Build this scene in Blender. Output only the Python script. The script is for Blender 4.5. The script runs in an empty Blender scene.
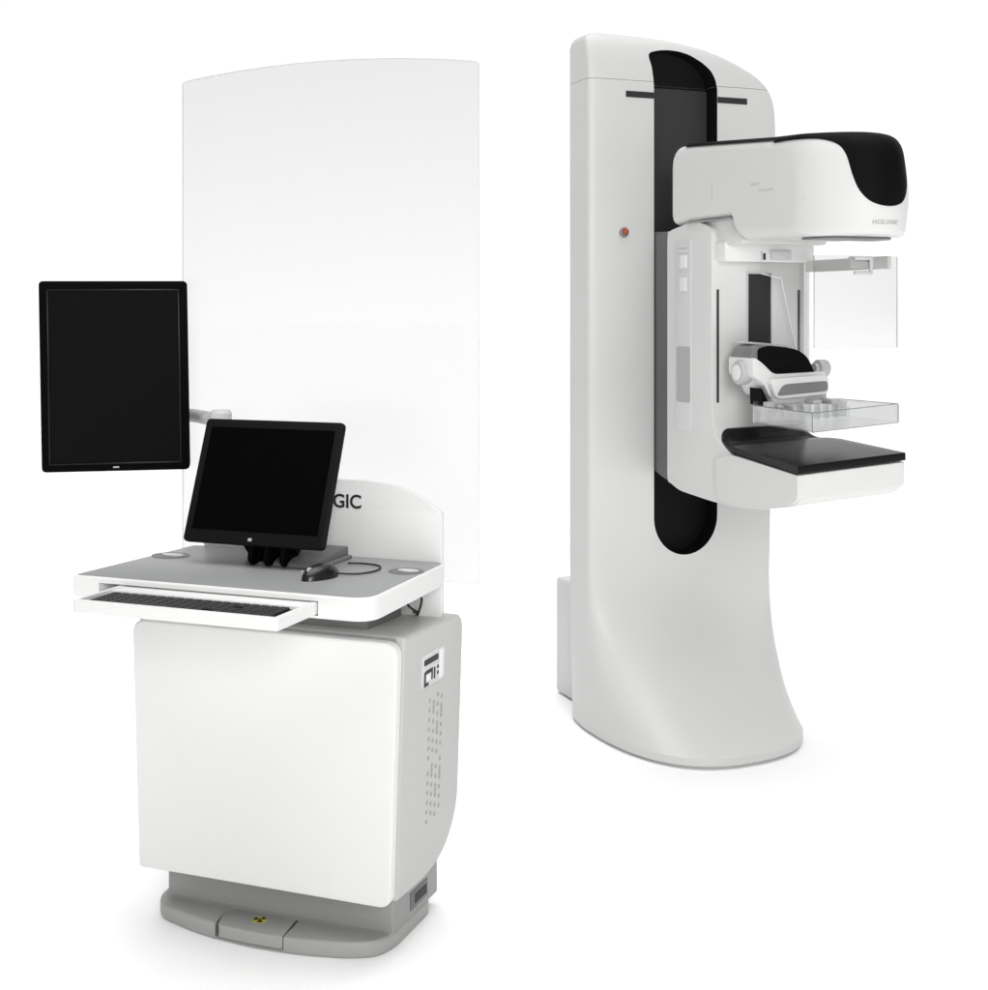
import bpy, bmesh, math, random
from mathutils import Vector, Matrix
random.seed(4)
R = math.radians
sc = bpy.context.scene
COL = sc.collection

# ------------------------------------------------------------------ materials
def new_mat(name):
    m = bpy.data.materials.new(name); m.use_nodes = True
    nt = m.node_tree
    return m, nt, nt.nodes['Principled BSDF']

def plastic(name, col, rough=.45, var=.015, bump=.0, scale=60, spec=.4, coat=0.0, metal=0.0, rvar=.06):
    """moulded or painted surface: fine grain, faint large scale tone drift"""
    m, nt, p = new_mat(name)
    N, L = nt.nodes, nt.links
    tc = N.new('ShaderNodeTexCoord')
    n1 = N.new('ShaderNodeTexNoise'); n1.inputs['Scale'].default_value = 2.3; n1.inputs['Detail'].default_value = 3
    L.new(tc.outputs['Object'], n1.inputs['Vector'])
    mr = N.new('ShaderNodeMapRange')
    mr.inputs['From Min'].default_value = .3; mr.inputs['From Max'].default_value = .7
    mr.inputs['To Min'].default_value = 1 - var; mr.inputs['To Max'].default_value = 1 + var
    L.new(n1.outputs['Fac'], mr.inputs['Value'])
    mx = N.new('ShaderNodeVectorMath'); mx.operation = 'SCALE'
    mx.inputs[0].default_value = col
    L.new(mr.outputs['Result'], mx.inputs['Scale'])
    L.new(mx.outputs['Vector'], p.inputs['Base Color'])
    n2 = N.new('ShaderNodeTexNoise'); n2.inputs['Scale'].default_value = scale; n2.inputs['Detail'].default_value = 4
    L.new(tc.outputs['Object'], n2.inputs['Vector'])
    m2 = N.new('ShaderNodeMapRange')
    m2.inputs['To Min'].default_value = rough - rvar; m2.inputs['To Max'].default_value = rough + rvar
    L.new(n2.outputs['Fac'], m2.inputs['Value']); L.new(m2.outputs['Result'], p.inputs['Roughness'])
    if bump:
        b = N.new('ShaderNodeBump'); b.inputs['Strength'].default_value = bump; b.inputs['Distance'].default_value = .001
        n3 = N.new('ShaderNodeTexNoise'); n3.inputs['Scale'].default_value = 900
        L.new(tc.outputs['Object'], n3.inputs['Vector'])
        L.new(n3.outputs['Fac'], b.inputs['Height']); L.new(b.outputs['Normal'], p.inputs['Normal'])
    p.inputs['Specular IOR Level'].default_value = spec
    p.inputs['Coat Weight'].default_value = coat
    p.inputs['Metallic'].default_value = metal
    return m

def clear(name, tint, refl, rough, edge):
    """thin clear sheet: lets light straight through, mirrors more and tints more at grazing angles"""
    m = bpy.data.materials.new(name); m.use_nodes = True
    nt = m.node_tree; N, L = nt.nodes, nt.links
    N.remove(N['Principled BSDF'])
    out = N['Material Output']
    lw = N.new('ShaderNodeLayerWeight'); lw.inputs['Blend'].default_value = .35
    cr = N.new('ShaderNodeMix'); cr.data_type = 'RGBA'
    cr.inputs['A'].default_value = (*tint, 1); cr.inputs['B'].default_value = (*edge, 1)
    L.new(lw.outputs['Facing'], cr.inputs['Factor'])
    tr = N.new('ShaderNodeBsdfTransparent'); L.new(cr.outputs['Result'], tr.inputs['Color'])
    gl = N.new('ShaderNodeBsdfGlossy'); gl.inputs['Roughness'].default_value = rough
    nz = N.new('ShaderNodeTexNoise'); nz.inputs['Scale'].default_value = 3
    mrr = N.new('ShaderNodeMapRange'); mrr.inputs['To Min'].default_value = rough * .9; mrr.inputs['To Max'].default_value = rough * 1.1
    L.new(nz.outputs['Fac'], mrr.inputs['Value']); L.new(mrr.outputs['Result'], gl.inputs['Roughness'])
    mr = N.new('ShaderNodeMapRange'); mr.inputs['To Min'].default_value = refl; mr.inputs['To Max'].default_value = min(1, refl + .5)
    L.new(lw.outputs['Fresnel'], mr.inputs['Value'])
    mx = N.new('ShaderNodeMixShader')
    L.new(mr.outputs['Result'], mx.inputs['Fac']); L.new(tr.outputs[0], mx.inputs[1]); L.new(gl.outputs[0], mx.inputs[2])
    L.new(mx.outputs[0], out.inputs['Surface'])
    return m

M = dict(
    white=plastic('white_enamel', (.77, .77, .765), .42),
    gantry=plastic('white_column_enamel', (.635, .638, .630), .40),
    head=plastic('white_head_shell', (.67, .672, .662), .42),
    panel=plastic('white_cabinet_panel', (.73, .73, .725), .45),
    side=plastic('shaded_grey_cabinet_shell', (.49, .487, .478), .45),  # grey of the shell, darkened further to carry the shade on its side
    base=plastic('grey_base_plastic', (.36, .36, .355), .5, bump=.25),
    basedark=plastic('grey_skirt_plastic', (.31, .31, .305), .5, bump=.25),
    top=plastic('grey_laminate', (.285, .288, .292), .38, var=.04),
    lift=plastic('grey_lift_housing', (.22, .22, .215), .5),
    midgrey=plastic('mid_grey_plastic', (.30, .30, .30), .5),
    palegrey=plastic('pale_grey_inset', (.60, .60, .61), .5),
    slate=plastic('dark_grey_carriage', (.13, .13, .133), .42),
    black=plastic('matte_black_shell', (.0035, .0035, .0035), .6, spec=.06),
    gloss=plastic('glossy_black_composite', (.008, .008, .008), .26, spec=.13, rvar=.012),
    belt=plastic('dark_slot_lining', (.045, .045, .046), .6, spec=.15),
    bezel=plastic('black_bezel_plastic', (.0022, .0022, .0024), .6, spec=.03),
    softbezel=plastic('charcoal_bezel_plastic', (.007, .007, .0075), .55, bump=.1, spec=.1),
    screen=plastic('switched_off_screen', (.006, .006, .006), .6, spec=.02),
    darkscreen=plastic('black_touch_screen', (.001, .001, .001), .6, spec=.03),
    silver=plastic('brushed_silver_badge', (.45, .45, .46), .35),
    ink=plastic('black_print', (.02, .02, .02), .6),
    greyink=plastic('grey_print', (.40, .40, .40), .6),
    paleink=plastic('pale_grey_print', (.52, .52, .52), .6),
    yellow=plastic('yellow_marking', (.62, .55, .04), .5),
    red=plastic('red_button_plastic', (.34, .075, .035), .4),
    knob=plastic('pale_knob_plastic', (.50, .50, .50), .3),
    glass=clear('shield_glass', (.928, .928, .928), .035, .40, (.91, .91, .91)),
    acrylic=clear('clear_acrylic', (.990, .992, .991), .015, .08, (.93, .935, .935)),
    edge=clear('acrylic_cut_edge', (.62, .64, .64), .05, .2, (.5, .52, .52)),
    paleedge=clear('sheet_cut_edge', (.94, .943, .943), .04, .2, (.9, .9, .9)),
    slotblack=plastic('black_slot_wall', (.009, .009, .009), .6, spec=.08),
    face=clear('clear_face_shield_sheet', (.925, .926, .926), .02, .08, (.86, .86, .86)),
)

# ------------------------------------------------------------------ mesh helpers, all in local (a right, b toward the front, z up)
def bev(bm, r, seg=3, ang=25):
    if r > 0:
        es = [e for e in bm.edges if len(e.link_faces) == 2 and e.calc_face_angle(0) > R(ang)]
        bmesh.ops.bevel(bm, geom=es, offset=r, segments=seg, profile=.5, affect='EDGES', clamp_overlap=True)
    return bm

def orient(bm):
    bm.normal_update()
    bmesh.ops.recalc_face_normals(bm, faces=bm.faces)
    if bm.calc_volume(signed=True) < 0: bmesh.ops.reverse_faces(bm, faces=bm.faces)
    bm.normal_update()
    return bm

def prism(pts, axis, lo, hi, r=0, seg=3, ang=25):
    bm = bmesh.new()
    def P(u, v, t):
        return {'a': (t, u, v), 'b': (u, t, v), 'z': (u, v, t)}[axis]
    A = [bm.verts.new(P(u, v, lo)) for u, v in pts]; B = [bm.verts.new(P(u, v, hi)) for u, v in pts]
    n = len(pts)
    bm.faces.new(A); bm.faces.new(B)
    for i in range(n): bm.faces.new((A[i], A[(i+1) % n], B[(i+1) % n], B[i]))
    orient(bm)
    return bev(bm, r, seg, ang)

def box(a0, a1, b0, b1, z0, z1, r=0, seg=2):
    return prism([(a0, b0), (a1, b0), (a1, b1), (a0, b1)], 'z', z0, z1, r, seg)

def loft(rings, caps=True):
    bm = bmesh.new()
    V = [[bm.verts.new(p) for p in r] for r in rings]
    n = len(V[0])
    for i in range(len(V)-1):
        for j in range(n):
            bm.faces.new((V[i][j], V[i][(j+1) % n], V[i+1][(j+1) % n], V[i+1][j]))
    if caps: bm.faces.new(V[0]); bm.faces.new(V[-1])
    return orient(bm)

def rpoly(pts, rad, seg=6):
    """polygon with rounded corners; rad a number or a list"""
    n = len(pts); out = []
    for i in range(n):
        r = rad[i] if isinstance(rad, (list, tuple)) else rad
        p = Vector(pts[i]); q = Vector(pts[i-1]); s = Vector(pts[(i+1) % n])
        if r <= 0: out.append(tuple(p)); continue
        d1 = (q-p); d2 = (s-p)
        t = min(r, d1.length*.49, d2.length*.49)
        A = p + d1.normalized()*t; B = p + d2.normalized()*t
        for k in range(seg+1):
            u = k/seg
            out.append(tuple(A*(1-u)**2 + p*2*u*(1-u) + B*u*u))
    return out

def tube(pts, r, n=10, samples=6):
    P = [Vector(p) for p in pts]
    Q = []
    for i in range(len(P)-1):                       # Catmull-Rom
        p0 = P[max(i-1, 0)]; p1 = P[i]; p2 = P[i+1]; p3 = P[min(i+2, len(P)-1)]
        for k in range(samples):
            t = k/samples
            Q.append(.5*((2*p1) + (p2-p0)*t + (2*p0-5*p1+4*p2-p3)*t*t + (3*p1-p0-3*p2+p3)*t**3))
    Q.append(P[-1])
    rings = []
    for i, q in enumerate(Q):
        t = (Q[min(i+1, len(Q)-1)] - Q[max(i-1, 0)]).normalized()
        u = t.cross(Vector((0, 0, 1)));
        if u.length < .05: u = t.cross(Vector((1, 0, 0)))
        u.normalize(); v = t.cross(u)
        rings.append([tuple(q + r*(math.cos(2*math.pi*k/n)*u + math.sin(2*math.pi*k/n)*v)) for k in range(n)])
    return loft(rings)

def disc(c, axis, prof, n=32):
    """turned piece: prof = [(along, radius)...] along axis from c"""
    rings = []
    for h, r in prof:
        ring = []
        for k in range(n):
            x, y = r*math.cos(2*math.pi*k/n), r*math.sin(2*math.pi*k/n)
            ring.append({'a': (c[0]+h, c[1]+x, c[2]+y), 'b': (c[0]+x, c[1]+h, c[2]+y), 'z': (c[0]+x, c[1]+y, c[2]+h)}[axis])
        rings.append(ring)
    return loft(rings)

def join(*bms):
    out = bmesh.new()
    for b in bms:
        me = bpy.data.meshes.new('tmp'); b.to_mesh(me); out.from_mesh(me); bpy.data.meshes.remove(me); b.free()
    return out

def warp(bm, fn):
    for v in bm.verts: v.co = Vector(fn(*v.co))
    return bm

def obj(name, bm, mat, parent=None, smooth=32, label=None, raw=False):
    """(a, b, z) -> local (x, -y, z); links one mesh object"""
    if not raw:
        for v in bm.verts: v.co.y = -v.co.y
        bmesh.ops.reverse_faces(bm, faces=bm.faces)
    me = bpy.data.meshes.new(name); bm.to_mesh(me); bm.free()
    me.materials.append(M[mat] if isinstance(mat, str) else mat)
    me.shade_smooth(); me.set_sharp_from_angle(angle=R(smooth))
    o = bpy.data.objects.new(name, me); COL.objects.link(o)
    if parent: o.parent = parent
    if label: o['label'] = label
    return o

def thing(name, label, cat, loc, rz):
    o = bpy.data.objects.new(name, None); COL.objects.link(o)
    o.location = loc; o.rotation_euler = (0, 0, rz); o.empty_display_size = .1
    o['label'] = label; o['category'] = cat
    return o

def boolean(o, cut_bm, mat, op='DIFFERENCE', smooth=32):
    for v in cut_bm.verts: v.co.y = -v.co.y
    bmesh.ops.reverse_faces(cut_bm, faces=cut_bm.faces)
    me = bpy.data.meshes.new('cut'); cut_bm.to_mesh(me); cut_bm.free()
    if mat: me.materials.append(M[mat])
    c = bpy.data.objects.new('cut', me); COL.objects.link(c); c.parent = o.parent
    md = o.modifiers.new('b', 'BOOLEAN'); md.object = c; md.operation = op; md.solver = 'EXACT'
    if mat: md.material_mode = 'TRANSFER'
    bpy.context.view_layer.update()
    dg = bpy.context.evaluated_depsgraph_get()
    res = bpy.data.meshes.new_from_object(o.evaluated_get(dg))
    o.modifiers.clear(); old = o.data; o.data = res; res.name = old.name
    bpy.data.meshes.remove(old); bpy.data.objects.remove(c); bpy.data.meshes.remove(me)
    res.shade_smooth(); res.set_sharp_from_angle(angle=R(smooth))
    return o

def text_bm(s, a_right, b, z, height, depth=.0008, align='RIGHT', spacing=1.0, bold=0.0):
    cu = bpy.data.curves.new('t', 'FONT'); cu.body = s; cu.size = height/.72; cu.extrude = depth
    cu.align_x = align; cu.space_character = spacing
    cu.offset = bold
    t = bpy.data.objects.new('t', cu); COL.objects.link(t)
    bpy.context.view_layer.update()
    me = bpy.data.meshes.new_from_object(t.evaluated_get(bpy.context.evaluated_depsgraph_get()))
    bm = bmesh.new(); bm.from_mesh(me)
    bpy.data.objects.remove(t); bpy.data.curves.remove(cu); bpy.data.meshes.remove(me)
    for v in bm.verts: v.co = Vector((a_right + v.co.x, b + v.co.z, z + v.co.y))
    bmesh.ops.reverse_faces(bm, faces=bm.faces)
    return bm

def sm(x, lo, hi):
    t = max(0, min(1, (x-lo)/(hi-lo))); return t*t*(3-2*t)

# ------------------------------------------------------------------ floor
bm = bmesh.new()
vs = [bm.verts.new((150*math.cos(2*math.pi*k/64), 150*math.sin(2*math.pi*k/64), 0)) for k in range(64)]
bm.faces.new(vs)
fl = obj('floor', bm, plastic('white_studio_floor', (.97, .97, .97), .9, var=.003, spec=0), raw=True)
fl['kind'] = 'structure'

# ================================================================== WORKSTATION
W = thing('control_console', 'white standing control console with grey desktop, vented cabinet, grey foot base and tall glass shield', 'console',
          (-.217, 3.012, 0), R(-21))
# ---- base: skirt and bowed foot tray with a pedal
tray = rpoly([(-.598, -.20), (-.606, .0), (-.572, .052), (-.44, .0935), (-.30, .107), (-.18, .1), (-.075, .077), (-.018, .045), (-.0015, -.01), (-.0015, -.20)],
             [.02, .03, .03, .05, .05, .05, .05, .025, .02, .02], 5)
bs = obj('foot_base', prism(tray, 'z', .0, .036, .007, 3), 'base', W)
pedal_out = rpoly([(-.3895, -.0135), (-.4092, .045), (-.385, .14), (-.217, .14), (-.225, .045), (-.235, -.0135)], [.004, .02, .0, .0, .01, .004], 5)
boolean(bs, prism(pedal_out, 'z', .006, .08), 'base')
pin = rpoly([(-.389, -.0105), (-.4085, .045), (-.388, .0985), (-.30, .1045), (-.2235, .1005), (-.232, .045), (-.240, -.0105)], [.004, .02, .008, .05, .004, .01, .004], 5)
obj('seam', prism([(-.2405, -.012), (-.2355, -.012), (-.2265, .045), (-.2185, .098), (-.2232, .098), (-.2312, .045)], 'z', .010, .0345), 'ink', bs)
ped = obj('pedal', prism(pin, 'z', .0065, .0355, .005, 3), 'base', bs)
def wedge_bm(c, r0, r1, t0, t1, z0, z1, n=10):
    pts = [(c[0]+r1*math.cos(t0+(t1-t0)*k/n), c[1]+r1*math.sin(t0+(t1-t0)*k/n)) for k in range(n+1)]
    pts += [(c[0]+r0*math.cos(t1-(t1-t0)*k/n), c[1]+r0*math.sin(t1-(t1-t0)*k/n)) for k in range(n+1)]
    return prism(pts, 'z', z0, z1)
pc = (-.312, .046)
sym = obj('radiation_symbol', disc((pc[0], pc[1], .0354), 'z', [(0, .0165), (.0009, .0165)], 32), 'yellow', ped)
obj('trefoil', join(*[wedge_bm(pc, .0045, .0145, R(30+120*k), R(90+120*k), .0362, .0371) for k in range(3)],
                    disc((pc[0], pc[1], .0362), 'z', [(0, .003), (.0009, .003)], 16)), 'ink', ped)
sk = prism(rpoly([(-.586, -.255), (-.586, .0), (-.004, .0), (-.004, -.255)], [.02, .006, .006, .02], 4), 'z', .0345, .155)
# fillet where the skirt meets the tray
fil = prism([(-.0005, .0345), (.016, .0345), (.006, .039), (.001, .05), (-.0005, .06)], 'a', -.583, -.009)
skirt = obj('skirt', join(sk, fil), 'basedark', W)
vent_rec = box(-.01, .004, -.176, -.09, .030, .062)
obj('side_port', join(box(-.006, -.0022, -.184, -.088, .048, .088, .001), ), 'slate', skirt)
obj('port_opening', join(box(-.004, -.0012, -.176, -.112, .057, .078, 0)), 'ink', skirt)

# ---- cabinet
def taper(a, b, z):
    t = (z-.137)/.55
    c = -.288
    return (c + (a-c)*(.640 + .036*t)/.66, b, z)
prof = rpoly([(.058, .132), (.058, .700), (-.275, .690), (-.275, .225), (-.20, .145), (-.09, .126)], [.01, .012, .045, .10, .08, .05], 8)
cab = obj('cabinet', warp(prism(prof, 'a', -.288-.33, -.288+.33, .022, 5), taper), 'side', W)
fp = rpoly([(-.288-.327, .128), (-.288+.327, .128), (-.288+.327, .694), (-.288-.327, .694)], [.008, .03, .035, .035], 8)
obj('front_panel', warp(prism(fp, 'b', .060, .088, .0135, 6), taper), 'panel', cab)
# seam on the cabinet top
SIDE = lambda z: -.288 + .5*(.640 + .036*(z-.137)/.55)
def on_side(bm, off=0):
    return warp(bm, lambda a, b, z: (SIDE(z) + a + off, b, z))
pl = obj('switch_plate', on_side(prism([(-.037, .566), (-.037, .638), (-.155, .640), (-.155, .562)], 'a', -.004, .0022, .0012, 2)), 'palegrey', cab)
obj('power_switch', on_side(prism([(-.046, .6145), (-.046, .6270), (-.122, .627), (-.122, .6140)], 'a', .001, .0042, .001, 2)), 'ink', pl)
glyph = join(box(.0018, .0030, -.056, -.047, .567, .600), box(.0018, .0030, -.094, -.056, .594, .602), box(.0018, .0030, -.072, -.056, .567, .574),
             box(.0018, .0030, -.094, -.087, .576, .594), box(.0018, .0030, -.108, -.101, .574, .600), box(.0018, .0030, -.127, -.119, .580, .587), box(.0018, .0030, -.127, -.119, .593, .600))
obj('symbols', on_side(glyph), 'ink', pl)
obj('indicator', on_side(box(.0018, .0032, -.084, -.062, .577, .592, .0005)), 'white', pl)
obj('raised_rim', on_side(box(.0012, .005, -.153, -.130, .568, .634, .0015)), 'white', pl)
holes = []
for z0, nrow in ((.398, 13), (.255, 12)):
    for r in range(nrow):
        for c in range(4):
            if (r + c) % 2 == 0 or (r*c) % 7 == 3:
                zz = z0 + r*.0108 + .0015*c; bb = -.088 - c*.0225
                hh = disc((0, bb, zz), 'a', [(-.002, .0052), (.0008, .0052)], 10)
                holes.append(hh)
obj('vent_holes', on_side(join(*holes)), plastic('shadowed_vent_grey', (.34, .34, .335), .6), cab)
obj('top_seam', box(-.288-.318, -.288+.318, .0585, .0605, .66, .6985), 'midgrey', cab)

# ---- lift housing between the cabinet and the desk
obj('lift_housing', box(-.52, -.062, -.17, .012, .690, .7765, .004), 'lift', W)
for k, (a0, b0) in enumerate(((-.012, -.075), (-.002, -.125))):
    obj('lead', tube([(a0, b0, .772), (a0+.004, b0-.006, .755), (a0+.002, b0-.018, .735), (a0-.006, -.16+k*.02, .706), (a0-.03, -.19, .700)], .0028, 8), 'ink', W)

# ---- desk with a drawer opening in its front
dk = rpoly([(-.642, -.184), (-.672, .24), (.060, .24), (.047, -.184)], [.02, .008, .055, .03], 8)
desk = obj('desk', prism(dk, 'z', .7705, .8185, .006, 3), 'panel', W)
boolean(desk, box(-.600, -.0605, -.06, .30, .7765, .8065), 'white')
tp = rpoly([(-.632, -.182), (-.664, .233), (.050, .233), (.037, -.182)], [.02, .006, .05, .02], 8)
obj('worktop', prism(tp, 'z', .8165, .8200, .001, 2), 'top', desk)
def ell(c, ra, rb, z0, z1, rot=0):
    pts = []
    for k in range(40):
        t = 2*math.pi*k/40; x, y = ra*math.cos(t), rb*math.sin(t)
        pts.append((c[0]+x*math.cos(rot)-y*math.sin(rot), c[1]+x*math.sin(rot)+y*math.cos(rot)))
    return prism(pts, 'z', z0, z1)
for c, ra in (((-.602, -.035), .047), ((.002, -.055), .040)):
    g = obj('cable_grommet', ell(c, ra, .038, .8190, .8212), 'slate', desk)
    obj('grommet_cover', ell((c[0]+.004, c[1]-.002), ra*.62, .014, .8205, .8232), 'palegrey', g)
# drawer
dr_out = rpoly([(-.5485, .0), (-.5485, .40), (-.0635, .40), (-.0635, .0)], [0, .012, .006, 0], 5)
drawer = obj('drawer', prism(dr_out, 'z', .7785, .8045, .003, 2), 'panel', desk)
boolean(drawer, box(-.536, -.075, .01, .388, .7845, .86), 'white')

obj('drawer_ledge', box(-.535, -.076, .06, .283, .7900, .8030, .002), 'panel', drawer)

# ---- back panel with lettering
def arch(w0, w1, zb, zs, rise, r, n=24):
    pts = [(w1, zb)]
    for k in range(n+1):
        t = k/n; a = w1 + (w0-w1)*t
        pts.append((a, zs + rise*(1-(2*t-1)**2)))
    pts.append((w0, zb))
    rad = [0]*len(pts); rad[1] = r; rad[-2] = r
    return rpoly(pts, rad, 6)
def super_arch(w0, w1, zb, zs, rise, p, n=40):
    pts = [(w1, zb)]
    for k in range(n+1):
        s = math.cos(math.pi*k/n); a = (w0+w1)/2 + (w1-w0)/2*s
        pts.append((a, zs + rise*(1-abs(s)**p)))
    pts.append((w0, zb)); return pts
bp = obj('back_panel', prism(super_arch(-.608, .030, .69, .930, .070, 4.2), 'b', -.204, -.1865, .003, 2, 40), 'white', W)
obj('lettering', text_bm('HOLOGIC', -.1740, -.1862, .9335, .0325, .0006, 'RIGHT', 1.0, .0009), 'ink', bp)

# ---- tall glass shield behind the back panel
gs = obj('glass_shield', prism(arch(-.7355, .0848, .755, 1.990, .028, .012), 'b', -.290, -.280, .0015, 1, 40), 'glass', W,
         label='tall clear glass sheet with arched top')
for a0 in (-.55, -.08): obj('clamp', box(a0, a0+.05, -.30, -.2045, .757, .80, .004), 'midgrey', gs)

# ================================================================== KEYBOARD
def local(o_parent, a, b, z):
    v = Matrix.Rotation(o_parent.rotation_euler.z, 4, 'Z') @ Vector((a, -b, z)); return o_parent.location + v
K = thing('keyboard', 'black keyboard lying in the pulled-out white drawer', 'keyboard', local(W, -.305, .338, .7848), R(-21))
obj('housing', box(-.222, .222, -.07, .078, .0, .016, .004), 'softbezel', K)
K.scale = (1, .60, .95)
keys = []
for r in range(6):
    n = 20; b = .062 - r*.0235
    if r == 0:
        keys += [box(-.212+i*.0225, -.212+i*.0225+.0195, b-.009, b+.009, .0155, .0205, .0015, 1) for i in (0, 1, 2, 9, 10, 11, 13, 14, 15, 16, 17, 18)]
        keys.append(box(-.212+3*.0225, -.212+9*.0225-.003, b-.009, b+.009, .0155, .0205, .0015, 1))
        continue
    for i in range(19):
        if i == 14 and r in (3,): continue
        a = -.212 + i*.0225
        keys.append(box(a, a+.0195, b-.009, b+.009, .0155, .0205, .0015, 1))
obj('keys', join(*keys), plastic('charcoal_keys', (.03, .03, .03), .5), K)

# ================================================================== MOUSE
MO = thing('computer_mouse', 'black computer mouse with thin cable on grey desktop', 'mouse', local(W, -.143, .080, .8200), R(-21-14))
MO.scale = (.92, .92, .92)
rings = []
for i in range(9):
    t = i/8; z = .034*t
    s = math.sqrt(max(0, 1-(t*.985)**2.4))
    rings.append([(.031*s*math.cos(u)*(1-.10*math.sin(u)), .055*s*math.sin(u) - .006*t, z*(1 + .0*math.sin(u))) for u in [2*math.pi*k/32 for k in range(32)]])
body = obj('shell', loft(rings), plastic('black_mouse_shell', (.012, .012, .012), .28, spec=.5), MO, smooth=60)
obj('wheel', disc((-.004, .034, .022), 'a', [(0, .006), (.001, .0075), (.006, .0075), (.007, .006)], 20), 'knob', MO)
obj('button', warp(box(-.017, -.012, .040, .047, .014, .0225, .002), lambda a, b, z: (a, b, z)), 'silver', MO)
obj('cable', tube([(0, -.045, .008), (.022, -.055, .004), (.055, -.085, .003), (.06, -.14, .003), (.03, -.185, .003), (-.02, -.19, .003), (-.06, -.17, .003)], .0022, 8, 8), 'ink', MO)

# ================================================================== TOUCH MONITOR ON THE DESK
TM = thing('touch_monitor', 'black touch monitor tilted back on a short stand at the middle of the desk', 'monitor', local(W, -.3445, .03, .8200), R(-21))
def tilt(bm, b0, z0, t):
    c, s = math.cos(t), math.sin(t)
    return warp(bm, lambda a, b, z: (a, b0 + b*c - z*s, z0 + b*s + z*c))
T = R(20.7)
hw, hh = .1825, .294
shell = prism(rpoly([(-hw, 0), (hw, 0), (hw, hh), (-hw, hh)], .012, 5), 'b', -.016, 0, .004, 3)
backc = prism(rpoly([(-hw*.8, .03), (hw*.62, .03), (hw*.62, hh-.06), (-hw*.8, hh-.06)], .02, 5), 'b', -.048, -.015, .01, 3)
tm = obj('housing', tilt(join(shell, backc), 0, .0505, T), 'softbezel', TM)
obj('screen', tilt(prism(rpoly([(-hw+.019, .030), (hw-.019, .030), (hw-.019, hh-.021), (-hw+.019, hh-.021)], .002, 2), 'b', -.01, .0008), 0, .0505, T), 'darkscreen', TM)
obj('badge', tilt(box(-.0105, -.0005, .0, .0012, .0085, .0155, .001), 0, .0505, T), 'silver', TM)
# stand: bracket cheeks in front, hinge, sloping base behind
obj('stand_base', prism([(-.19, .0), (-.02, .0), (-.016, .010), (-.04, .020), (-.19, .028)], 'a', .045, .150, .004, 2), plastic('grey_stand_base', (.13, .13, .13), .45), TM)
obj('stand_foot', box(-.035, .160, -.19, -.03, 0, .008, .003), plastic('grey_stand_foot', (.17, .17, .17), .45), TM)
for a0 in (-.010, .030, .072):
    obj('stand_cheek', prism([(-.07, .004), (-.012, .004), (.002, .018), (-.012, .075), (-.075, .085)], 'a', a0, a0+.012, .003, 2), 'bezel', TM)
obj('stand_wing', prism([(-.048, .055), (-.012, .004), (.0, .004), (.02, .055)], 'b', -.045, -.03, .003, 2), 'bezel', TM)
obj('hinge', disc((-.02, -.035, .048), 'a', [(0, .014), (.002, .016), (.12, .016), (.122, .014)], 24), 'bezel', TM)
obj('neck', prism([(-.11, .02), (-.05, .02), (-.06, .16), (-.09, .16)], 'a', .0, .07, .006, 2), 'bezel', TM)

# ================================================================== PORTRAIT MONITOR ON ITS ARM
PMz = 1.2355
PM = thing('portrait_monitor', 'tall black portrait monitor held beside the console on a grey arm', 'monitor', (-.959, 3.475, 0), R(10))
w2, h2 = .1815, .2405
def roll(bm):
    t = R(-1.0); c, s = math.cos(t), math.sin(t)
    return warp(bm, lambda a, b, z: (a*c + z*s*1, b, PMz - a*s*.55 + z*c))
rollz = lambda bm: warp(bm, lambda a, b, z: (a - .017*z, b, PMz + z + .004*a))
pmh = obj('housing', rollz(join(prism(rpoly([(-w2, -h2), (w2, -h2), (w2, h2), (-w2, h2)], .012, 6), 'b', -.05, 0, .006, 3),
                      prism(rpoly([(-w2*.8, -h2*.8), (w2*.8, -h2*.8), (w2*.8, h2*.8), (-w2*.8, h2*.8)], .03, 6), 'b', -.075, -.045, .012, 3))), 'bezel', PM)
# raised inner lip round the screen
lip_o = [(-w2+.021, -h2+.0205), (w2-.021, -h2+.0205), (w2-.021, h2-.0225), (-w2+.021, h2-.0225)]
lb = []
for (p, q) in ((0, 1), (1, 2), (2, 3), (3, 0)):
    (x0, y0), (x1, y1) = lip_o[p], lip_o[q]
    if x0 == x1: lb.append(box(x0-.0025, x0+.0025, -.004, .003, min(y0, y1)+.0026, max(y0, y1)-.0026, .001, 2))
    else: lb.append(box(min(x0, x1)-.0025, max(x0, x1)+.0025, -.004, .003, y0-.0025, y0+.0025, .001, 2))
obj('bezel_lip', rollz(join(*lb)), 'gloss', pmh)
obj('screen', rollz(box(-w2+.0245, w2-.0245, -.01, .0006, -h2+.024, h2-.026)), 'screen', PM)
obj('badge', rollz(box(-.0075, .0075, -.002, .0014, -h2+.0085, -h2+.0125, .0008)), 'silver', PM)
# articulated arm from the back of the monitor to a post behind the desk
inv = Matrix.Rotation(-R(10), 4, 'Z')
def pm_local(p):
    v = inv @ (Vector(p) - PM.location); return (v.x, -v.y, v.z)
hub = local(W, -.592, -.238, 1.118); hx = pm_local(hub)
obj('mount_plate', box(-.06, .06, -.095, -.072, PMz-.06, PMz+.06, .006), 'midgrey', PM)
elbow = (.115, -.13, 1.128)
arm = obj('arm', tube([(0, -.085, PMz-.03), (.03, -.12, 1.15), elbow, (.19, -.10, 1.126), (hx[0], hx[1], 1.124)], .0175, 14, 6), 'palegrey', PM)
obj('arm_joint', disc((hx[0], hx[1], 1.100), 'z', [(0, .024), (.003, .027), (.045, .027), (.052, .022)], 28), 'palegrey', PM)
obj('post', disc((hx[0], hx[1], .8200), 'z', [(0, .045), (.008, .045), (.012, .019), (.285, .019)], 28), 'palegrey', PM)

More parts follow.
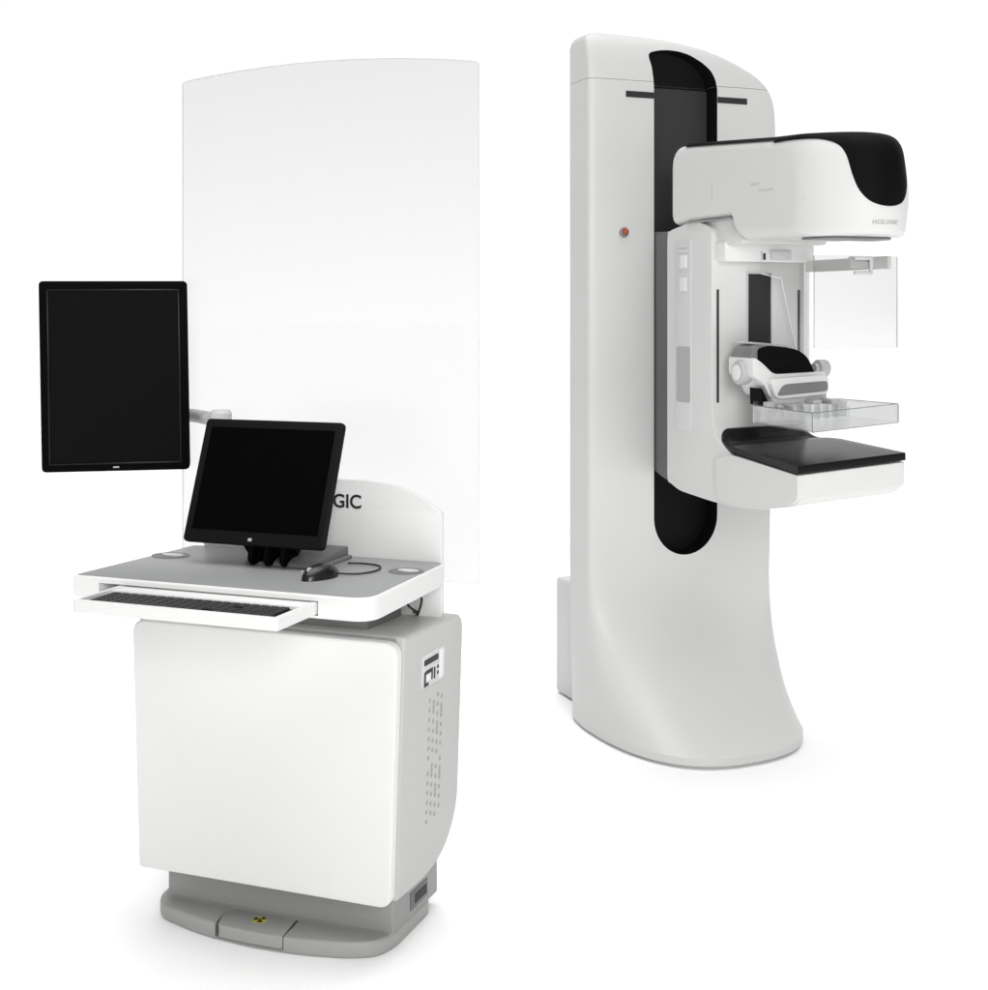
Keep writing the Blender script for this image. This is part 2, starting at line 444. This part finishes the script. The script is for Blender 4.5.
# ================================================================== MAMMOGRAPHY MACHINE
G = thing('mammography_machine', 'tall white column machine with black slot, jutting arm, clear tray and black table', 'mammography machine',
          (.646, 4.683, 0), R(22))
REAR = -.17
def interp(x, T):
    for (x0, y0), (x1, y1) in zip(T, T[1:]):
        if x <= x1: return y0 + (y1-y0)*max(0, (x-x0)/(x1-x0))
    return T[-1][1]
ZT = 2.336
RIGHT = [(0, .327), (.05, .331), (.2, .350), (.5, .355), (2.02, .379), (2.06, .378), (2.10, .375), (2.13, .369), (2.155, .360), (2.185, .340), (2.21, .312), (2.23, .281), (2.255, .230), (2.28, .172),
         (2.302, .105), (2.317, .03), (2.328, -.045), (2.3335, -.13), (ZT, -.23)]
LEFT = [(0, .361), (.5, .3555), (2.29, .3555), (2.31, .352), (2.325, .343), (2.333, .328), (ZT, .305)]
def ring(z, n=72):
    s = min(1, max(0, (.56-z)/.525))
    e = .052 + .425*s**2.5
    nn = 2.5 + 5.1*(1-s)**3
    wr = interp(z, RIGHT); wl = interp(z, LEFT)
    c = (wr-wl)/2; w = (wr+wl)/2
    lean = 0
    if z > 2.17:
        u = (z-2.17)/(ZT-2.17); lean = .075*(1-math.sqrt(max(0, 1-u**2*.98)))
    b0 = -.05 + .05*s**1.5 - lean
    pts = []
    m = n*2//3
    for k in range(m+1):
        t = math.pi*k/m
        ct, st = math.cos(t), math.sin(t)
        aa = math.copysign(abs(ct)**(2/nn), ct)
        pts.append((c + w*aa, b0 + e*abs(st)**(2/nn)*(1 - .07*s*aa), z))
    rear = REAR - .03*s**2 + .03*(max(0, (z-(ZT-.04))/.04))**2
    r = .018 + .02*s
    ins = lambda k: .020*s**2*(k/4)**2
    for k in range(1, 5): pts.append((c-w+ins(k), b0 + (rear+r-b0)*k/4, z))
    q = ins(4)
    pts += [(c-w+q+r*.3, rear+r*.3, z), (c-w+q+r, rear, z), (c, rear, z), (c+w-q-r, rear, z), (c+w-q-r*.3, rear+r*.3, z)]
    for k in range(4, 0, -1): pts.append((c+w-ins(k), b0 + (rear+r-b0)*k/4, z))
    return pts
zs = [.006, .012, .02, .028, .035, .041] + [.041 + .524*(k/26)**1.15 for k in range(1, 27)] + [.7, .9, 1.2, 1.5, 1.8, 2.0, 2.03, 2.06, 2.08, 2.10, 2.115, 2.13, 2.14, 2.15, 2.16, 2.1725]
rings = [ring(z) for z in zs]
def shrink(r, d): return [(a*(1-d/.36), b-d*sm(b, -.05, .2) + d*(1-sm(b, -.17, -.1)), z) for a, b, z in r]
rings = [[(a, b, .0) for a, b, z in shrink(ring(.006), .016)], [(a, b, .006) for a, b, z in shrink(ring(.006), .014)], [(a, b, .009) for a, b, z in shrink(ring(.006), .003)]] + rings[1:]
col = obj('column', loft(rings), 'gantry', G)
zs = [2.1738, 2.18, 2.187, 2.195, 2.203, 2.211, 2.22, 2.23, 2.24, 2.25, 2.26, 2.27, 2.28, 2.288, 2.295, 2.302, 2.308, 2.313, 2.318, 2.323, 2.327, 2.330, 2.333, 2.335, ZT]
cap = obj('top_cap', loft([ring(z) for z in zs]), 'gantry', col)
so = [(-.1155, .70), (-.1155, 2.10), (-.1160, 2.163), (-.1225, 2.225), (-.1296, 2.256), (-.1285, 2.268), (-.1182, 2.2765), (-.0838, 2.2855), (-.0453, 2.289), (-.0065, 2.2865), (.0325, 2.2765),
      (.0756, 2.2530), (.1072, 2.2270), (.124, 2.196), (.131, 2.16), (.131, 2.10), (.131, .70)]
so += [(.0078 + .1232*math.cos(t), .70 + .130*math.sin(t)) for t in [-math.pi*k/20 for k in range(1, 20)]]
so = rpoly(so, [0, 0] + [.012]*12 + [0]*(len(so)-14), 3)
for o in (col, cap): boolean(o, prism(so, 'b', -.075, .6), 'slotblack')
obj('slot_lining', prism([(-.114, 1.0), (.1295, 1.0), (.1295, 2.165), (-.114, 2.165)], 'b', -.0745, -.064, .002, 1), 'belt', col)
for a0, a1 in ((-.222, -.1165), (.132, .250)):
    obj('groove', box(a0, a1, -.02, .0032, 2.116, 2.137), 'ink', col)
eb = obj('emergency_button', disc((-.228, .002, 1.665), 'b', [(0, .013), (.006, .013), (.007, .010), (.010, .010), (.015, .0095), (.019, .0075), (.021, .004)], 28), 'red', col)
obj('collar', disc((-.230, .002, 1.662), 'b', [(0, .0165), (.0055, .0165), (.0065, .0145)], 28), 'lift', eb)
obj('rear_housing', box(-.25, .25, -.50, -.171, .004, .425, .012, 3), 'gantry', G)

# ---- carriage that rides in the slot
car = rpoly([(-.06, .885), (.03, .846), (.13, .832), (.22, .84), (.22, 1.660), (.06, 1.664), (-.06, 1.67)], [.0, .05, .04, .02, .02, .02, 0], 5)
obj('carriage', prism(car, 'a', -.112, .112, .006, 2), 'slate', G)

# ---- C-arm
def lean_right(a, b, z):
    k = .065*(1-sm(z, 1.12, 1.36))*sm(b, .2, .9)
    return (a, b, z + k*a)
body = rpoly([(.185, .853), (.255, .829), (.48, .821), (.69, .831), (.90, .872), (.93, .892), (.93, .952), (.57, .978), (.478, 1.02), (.462, 1.10), (.462, 1.655), (.36, 1.684), (.185, 1.656)],
             [.02, .04, .1, .1, .03, .012, .004, .05, .05, .05, .03, .04, .03], 6)
bm = prism(body, 'a', -.168, .168, .014, 4)
arm_o = obj('arm', warp(bm, lean_right), 'head', G)
obj('collar', prism(rpoly([(.165, .846), (.19, .84), (.19, 1.655), (.165, 1.66)], .008, 3), 'a', -.155, .155, .004, 2), 'palegrey', arm_o)
# side control strip
cp = obj('control_strip', prism(rpoly([(.240, 1.02), (.341, 1.02), (.341, 1.622), (.240, 1.622)], .006, 3), 'a', -.1705, -.166, .0012, 2), plastic('pale_control_strip', (.64, .64, .65), .4), arm_o)
for z in (1.556, 1.484):
    obj('button', box(-.1735, -.1700, .275, .316, z-.021, z+.021, .0012), 'white', cp)
obj('grip_recess', prism(rpoly([(.252, 1.112), (.338, 1.112), (.338, 1.288), (.252, 1.288)], .008, 3), 'a', -.1716, -.169, .0005, 1), plastic('grey_grip', (.42, .42, .42), .5), cp)
for b0, b1, z0 in ((.262, .325, 1.596), (.262, .325, 1.580), (.262, .29, 1.523)):
    obj('printed_line', box(-.1711, -.1702, b0, b1, z0, z0+.0036), 'paleink', cp)
# front face: guide slots and central rail
for a0, z0, z1 in ((-.1465, 1.12, 1.466), (.1465, 1.12, 1.466)):
    obj('guide_slot', box(a0-.0042, a0+.0042, .44, .4635, z0, z1), 'belt', arm_o)
rail = obj('rail', box(-.0405, .0405, .44, .4665, 1.14, 1.514, .001, 1), plastic('dark_rail', (.03, .03, .031), .5, spec=.15), arm_o)
obj('rail_edge', join(box(-.0445, -.0415, .45, .4685, 1.14, 1.516), box(.0415, .0445, .45, .4685, 1.14, 1.516), box(-.0445, .0445, .45, .4685, 1.5165, 1.5205)), 'palegrey', rail)
# side guides of the face, pale uprights
obj('side_guide', join(box(.150, .163, .458, .50, 1.20, 1.56, .004), ), 'acrylic', arm_o)
obj('clear_guard', prism([(-.02, 1.548), (.148, 1.548), (.148, 1.24), (.118, 1.24), (.052, 1.50), (-.02, 1.515)], 'b', .500, .503), 'acrylic', arm_o)
obj('guard_edge', prism([(.1165, 1.24), (.119, 1.24), (.0545, 1.5015), (-.02, 1.5165), (-.02, 1.514), (.0520, 1.4985)], 'b', .499, .504), 'white', arm_o)
# bracket under the head carrying the face shield
br = obj('shield_bracket', join(prism(rpoly([(-.155, 1.550), (.165, 1.550), (.165, 1.606), (-.155, 1.614)], .012, 4), 'b', .455, .520, .006, 3)), 'white', arm_o)
obj('latch', join(box(.005, .075, .518, .53, 1.556, 1.585, .004), box(-.03, -.024, .515, .5225, 1.552, 1.582)), 'palegrey', br)
obj('latch_slot', box(-.0215, -.0135, .515, .5215, 1.556, 1.576), 'ink', br)
obj('bracket_arm', join(box(.145, .158, .50, .90, 1.520, 1.556, .003), box(.02, .158, .885, .897, 1.520, 1.553, .003)), plastic('pale_bracket', (.72, .72, .71), .4), br)

# ---- detector table
def tz(b): return .972 - .072*(b-.93)
tb = rpoly([(.452, 1.044), (.475, 1.046), (.500, 1.030), (.535, 1.004), (.60, tz(.60)+.016), (.933, tz(.93)+.016), (.934, tz(.93)-.006), (.60, tz(.6)-.006), (.505, .994), (.452, 1.005)],
           [.004, .008, .02, .04, .05, .004, .004, .04, .02, 0], 6)
slices = []
for k in range(29):
    u = -1 + 2*k/28
    a = .1805*u
    # plan: the rear corners of the rising back are rounded off
    cut = .05*max(0, abs(u)-.82)**2/.18**2
    dz = .034*max(0, abs(u)-.75)**2/.25**2
    slices.append([(a*(1-.13*sm(.62-b, 0, .12)), b + (cut*sm(.60-b, 0, .12)), z - dz*sm(z, 1.0, 1.045)) for b, z in tb])
table = obj('detector_table', warp(bev(loft(slices), 0), lean_right), 'gloss', G, smooth=40)
# lower housing under the table slightly wider than the arm
lh = rpoly([(.50, .960), (.50, .836), (.69, .842), (.895, .876), (.931, .897), (.931, .962), (.60, .982)], [.02, .05, .1, .03, .012, .003, .03], 6)
obj('detector_housing', warp(prism(lh, 'a', -.1795, .1795, .011, 4), lean_right), 'head', G)

# ---- tube head
HW = .172
hp = rpoly([(.205, 1.676), (.575, 1.676), (.605, 1.618), (.64, 1.608), (.86, 1.606), (1.075, 1.604), (1.098, 1.72), (1.06, 1.884), (.80, 1.893), (.32, 1.927), (.205, 1.925)],
           [.02, .02, .02, .03, .02, .025, .1, .075, .02, .02, .085], 8)
hc = (.64, 1.76)
def head_slices(off=0.0, n=44):
    S = []
    r = .034
    for k in range(n+1):
        t = math.pi*(k/n) - math.pi/2
        a = (HW+off)*math.sin(t)
        ex = abs(a) - (HW+off-r)
        d = (r - math.sqrt(max(0, r*r-ex*ex))) if ex > 0 else 0
        S.append((a, d - off))
    out = []
    for a, d in S:
        q = []
        for b, z in hp:
            drop = .148*(min(1, abs(a)/HW))**2.1
            wgt = sm(b, .62, 1.07)
            bb = b - drop*wgt
            # inset toward the middle
            bb += -d if b > hc[0]+.25 else (d if b < hc[0]-.30 else 0)
            zz = z + (-d if z > 1.80 else (d if z < 1.70 else 0))
            q.append((a, bb, zz))
        out.append(q)
    return out
head = obj('tube_head', loft(head_slices()), 'head', G, smooth=38)
bc = obj('black_cover', loft(head_slices(.0028)), 'black', head, smooth=38)
co = []
left = [(-.19, 2.0), (-.19, 1.8775), (-.125, 1.868), (-.102, 1.850), (-.094, 1.82), (-.088, 1.76), (-.078, 1.722), (-.055, 1.693), (-.025, 1.682), (0, 1.680)]
co = left + [(-a, z) for a, z in reversed(left[:-1])]
boolean(bc, prism(rpoly(co, [0, .02, .04, .03, .02, .02, .02, .02, .02, .01, .02, .02, .02, .02, .02, .03, .04, .02, 0], 4), 'b', .80, 1.3), None, 'INTERSECT', 38)
tc_ = obj('top_cover', loft(head_slices(.0032)), 'black', head, smooth=38)
boolean(tc_, prism([(.30, 1.918), (.80, 1.882), (1.02, 1.868), (1.02, 2.0), (.30, 2.0)], 'a', -.3, .3), None, 'INTERSECT', 38)
obj('gap_shade_strip', box(-HW-.0006, -.14, .31, .576, 1.6735, 1.6785), 'midgrey', head)  # grey strip painted in for the shade of the gap under the head
obj('collimator_plate', prism(rpoly([(-.125, .86), (.125, .86), (.128, .935), (.09, .985), (-.09, .985), (-.128, .935)], .02, 4), 'z', 1.5985, 1.6075, .001, 1), 'slate', head)
obj('rear_seam', box(-.1732, -.15, .470, .4725, 1.735, 1.79, 0), 'paleink', head)
obj('neck', prism(rpoly([(.30, 1.60), (.61, 1.60), (.57, 1.70), (.30, 1.70)], .02, 4), 'a', -.150, .150, .01, 3), 'head', head)
obj('under_plate', join(box(-.10, .155, .468, .60, 1.612, 1.622, .003)), plastic('grey_underside', (.5, .5, .5), .5), head)
# small lettering on the front and on the side
t = text_bm('HOLOGIC', 0, 0, 1.6325, .012, .0006, 'CENTER', 1.15)
def on_front(a, b, z):
    drop = .148*(min(1, abs(a)/HW))**2.1
    f = 1.075 + (1.098-1.075)*(z-1.59)/.13
    return (a, f - drop + b - .0008, z)
obj('front_lettering', warp(t, on_front), 'greyink', head)
side_t = []
for s, bb, zz, hgt in (('Selenia', .735, 1.7615, .012), ('Dimensions', .800, 1.7405, .0105)):
    b_ = text_bm(s, 0, 0, zz, hgt, .0006, 'RIGHT', 1.05)
    side_t.append(warp(b_, lambda a, b, z, bb=bb: (-HW - b, bb + a, z)))
lt = join(*side_t)
bmesh.ops.recalc_face_normals(lt, faces=lt.faces)
obj('side_lettering', lt, 'paleink', head)

# ---- compression device
def tiltA(bm): return warp(bm, lean_right)
cd = obj('compression_device', tiltA(join(
    prism(rpoly([(-.150, 1.260), (-.143, 1.266), (-.115, 1.248), (-.080, 1.216), (.104, 1.2165), (.108, 1.146), (-.09, 1.146), (-.110, 1.190), (-.15, 1.215)], [.006, .01, .03, .02, .012, .03, .02, .02, .01], 5), 'b', .53, .665, .006, 3),
    prism(rpoly([(-.108, 1.206), (.096, 1.208), (.096, 1.148), (-.086, 1.146)], [.02, .02, .02, .02], 5), 'b', .655, .690, .006, 3),
    box(-.045, .045, .46, .54, 1.15, 1.22, .004))), 'white', G)
obj('black_hood', tiltA(prism(rpoly([(-.123, 1.290), (-.09, 1.298), (.005, 1.288), (.046, 1.264), (.072, 1.211), (-.086, 1.209), (-.122, 1.244)], [.01, .02, .03, .03, .004, .01, .01], 6), 'b', .54, .655, .008, 3)), 'black', cd)
obj('grey_hood', tiltA(prism(rpoly([(-.147, 1.266), (-.134, 1.292), (-.105, 1.302), (-.08, 1.296), (-.11, 1.246), (-.12, 1.248)], [.004, .03, .03, .01, .01, .01], 6), 'b', .535, .645, .006, 3)), plastic('grey_hood_plastic', (.20, .20, .20), .35), cd)
obj('top_strip', tiltA(prism(rpoly([(-.12, 1.309), (.014, 1.298), (.060, 1.268), (.056, 1.264), (.010, 1.291), (-.12, 1.303)], .003, 3), 'b', .52, .600, .001, 1)), 'palegrey', cd)
obj('front_band', tiltA(prism(rpoly([(-.086, 1.156), (.090, 1.159), (.090, 1.189), (-.066, 1.188)], [.01, .012, .012, .03], 5), 'b', .670, .694, .003, 2)), plastic('grey_band', (.21, .21, .215), .4), cd)
obj('black_latch', tiltA(prism([(-.122, 1.180), (-.120, 1.128), (-.094, 1.128)], 'b', .60, .668, .002, 1)), 'black', cd)
for a0, s, r in ((-.118, -1, .036), (.104, 1, .029)):
    kb = obj('knob', tiltA(disc((a0, .60, 1.222), 'a', [(0, r*.6), (s*.010, r*.62), (s*.014, r*.95), (s*.020, r), (s*.040, r), (s*.046, r*.9), (s*.049, r*.55)], 28)), 'knob', cd)
    obj('knob_cap', tiltA(disc((a0 + s*.047, .60, 1.222), 'a', [(0, r*.62), (s*.004, r*.6), (s*.006, r*.4)], 24)), 'white', kb)

# ---- clear compression paddle: open tray with ribs
def tray_bm(a0, a1, b0, b1, z0, z1, t):
    P = []
    P.append(box(a0, a1, b0, b1, z0, z0+t))
    P.append(box(a0, a1, b1-t, b1, z0+t+.0001, z1))
    P.append(box(a0, a0+t, b0, b1-t-.0001, z0+t+.0001, z1))
    P.append(box(a1-t, a1, b0, b1-t-.0001, z0+t+.0001, z1))
    P.append(box(a0+t+.0001, a1-t-.0001, b0, b0+t, z0+t+.0001, z1+.012))
    return join(*P)
pd = obj('compression_paddle', tiltA(tray_bm(-.147, .140, .655, .952, 1.078, 1.130, .0035)), 'acrylic', G, label='clear tray under the compression device')
rim = [box(-.1475, .1405, .9495, .9525, 1.1302, 1.1322), box(-.1475, .1405, .9525, .9535, 1.0775, 1.0800), box(.1380, .1412, .9522, .9536, 1.0802, 1.1300), box(-.1482, -.1455, .9522, .9536, 1.0802, 1.1300),
       box(-.1475, -.1440, .66, .949, 1.1302, 1.1322), box(.1370, .1405, .66, .949, 1.1302, 1.1322)]
obj('rim', tiltA(join(*rim)), 'edge', pd)
ribs = []
for k in range(9):
    a = -.125 + k*.031
    ribs.append(box(a, a+.004, .660, .735, 1.0825, 1.128 - .002*(k % 2), 0))
ribs += [box(-.14, .134, .735, .739, 1.0825, 1.112), box(-.14, .134, .700, .703, 1.0825, 1.118)]
obj('paddle_ribs', tiltA(join(*ribs)), 'acrylic', pd)
obj('paddle_clip', tiltA(join(box(-.09, .10, .64, .675, 1.128, 1.150, .003), box(-.118, -.092, .63, .69, 1.112, 1.140, .003), box(.02, .05, .675, .72, 1.125, 1.137, .002), box(.07, .10, .675, .74, 1.122, 1.137, .002))), plastic('frosted_clip', (.55, .55, .55), .3), pd)

# ---- clear face shield hanging in front
fs = obj('face_shield', prism(rpoly([(-.105, 1.294), (.178, 1.294), (.178, 1.556), (-.105, 1.556)], .006, 3), 'b', .8985, .9015), 'face', G, label='clear face shield hanging under the head')
for a0 in (.1765, -.1054): obj('shield_edge', box(a0, a0+.0018, .898, .902, 1.297, 1.553), 'paleedge', fs)
obj('shield_clip', join(box(.025, .085, .902, .912, 1.543, 1.553, .002), box(.025, .085, .902, .912, 1.502, 1.512, .002), box(.078, .088, .9021, .910, 1.504, 1.551, .002)), plastic('shield_clip_grey', (.55, .55, .55), .4), fs)

# ------------------------------------------------------------------ studio light
w = bpy.data.worlds.new("World"); sc.world = w; w.use_nodes = True
nt = w.node_tree; N, L = nt.nodes, nt.links
bg = N['Background']
tc = N.new('ShaderNodeTexCoord'); sp = N.new('ShaderNodeSeparateXYZ'); L.new(tc.outputs['Generated'], sp.inputs[0])
def math_(op, a, b):
    m = N.new('ShaderNodeMath'); m.operation = op; L.new(a, m.inputs[0]); L.new(b, m.inputs[1]); return m.outputs[0]
def mrange(src, a, b, c, d):
    m = N.new('ShaderNodeMapRange'); m.interpolation_type = 'SMOOTHSTEP'
    for k, v in zip(('From Min', 'From Max', 'To Min', 'To Max'), (a, b, c, d)): m.inputs[k].default_value = v
    L.new(src, m.inputs['Value']); return m.outputs['Result']
fade = N.new('ShaderNodeMapRange')                       # the backdrop is brightest where it meets the floor
for k, v in zip(('From Min', 'From Max', 'To Min', 'To Max'), (.0, .20, 1.20, 1.03)): fade.inputs[k].default_value = v
L.new(sp.outputs['Z'], fade.inputs['Value'])
back = math_('MULTIPLY', mrange(sp.outputs['Y'], .52, .74, .0, 1.0), fade.outputs['Result'])       # white backdrop behind the things
zen = mrange(sp.outputs['Z'], .75, .95, .0, 3.75)         # bright zenith added to the world to whiten the floor
front = mrange(sp.outputs['Y'], -.6, .2, .20, .06)       # dim room behind the camera
env = math_('MAXIMUM', math_('MAXIMUM', back, zen), front)
L.new(env, bg.inputs['Strength'])
bg.inputs['Color'].default_value = (1, 1, 1, 1)

def area(name, loc, target, size, power):
    l = bpy.data.lights.new(name, 'AREA'); l.shape = 'SQUARE'; l.size = size; l.energy = power; l.color = (1, .995, .985)
    o = bpy.data.objects.new(name, l); COL.objects.link(o); o.location = loc
    o.rotation_euler = (Vector(target) - Vector(loc)).to_track_quat('-Z', 'Y').to_euler()
    return o
area('key_softbox', (.9, -2.6, 2.7), (.2, 4.0, .9), 2.0, 190)

# ------------------------------------------------------------------ camera
cam = bpy.data.cameras.new('camera'); co_ = bpy.data.objects.new('camera', cam); COL.objects.link(co_)
co_.location = (0, 0, 1.4); co_.rotation_euler = (R(90), 0, 0)
cam.sensor_width = 36; cam.lens = 1375/990*36; cam.clip_end = 500
cam.shift_y = -(495-311)/990
sc.camera = co_
sc.view_settings.view_transform = 'Standard'; sc.view_settings.look = 'None'
sc.view_settings.exposure = 0; sc.view_settings.gamma = 1
sc.cycles.transparent_max_bounces = 24
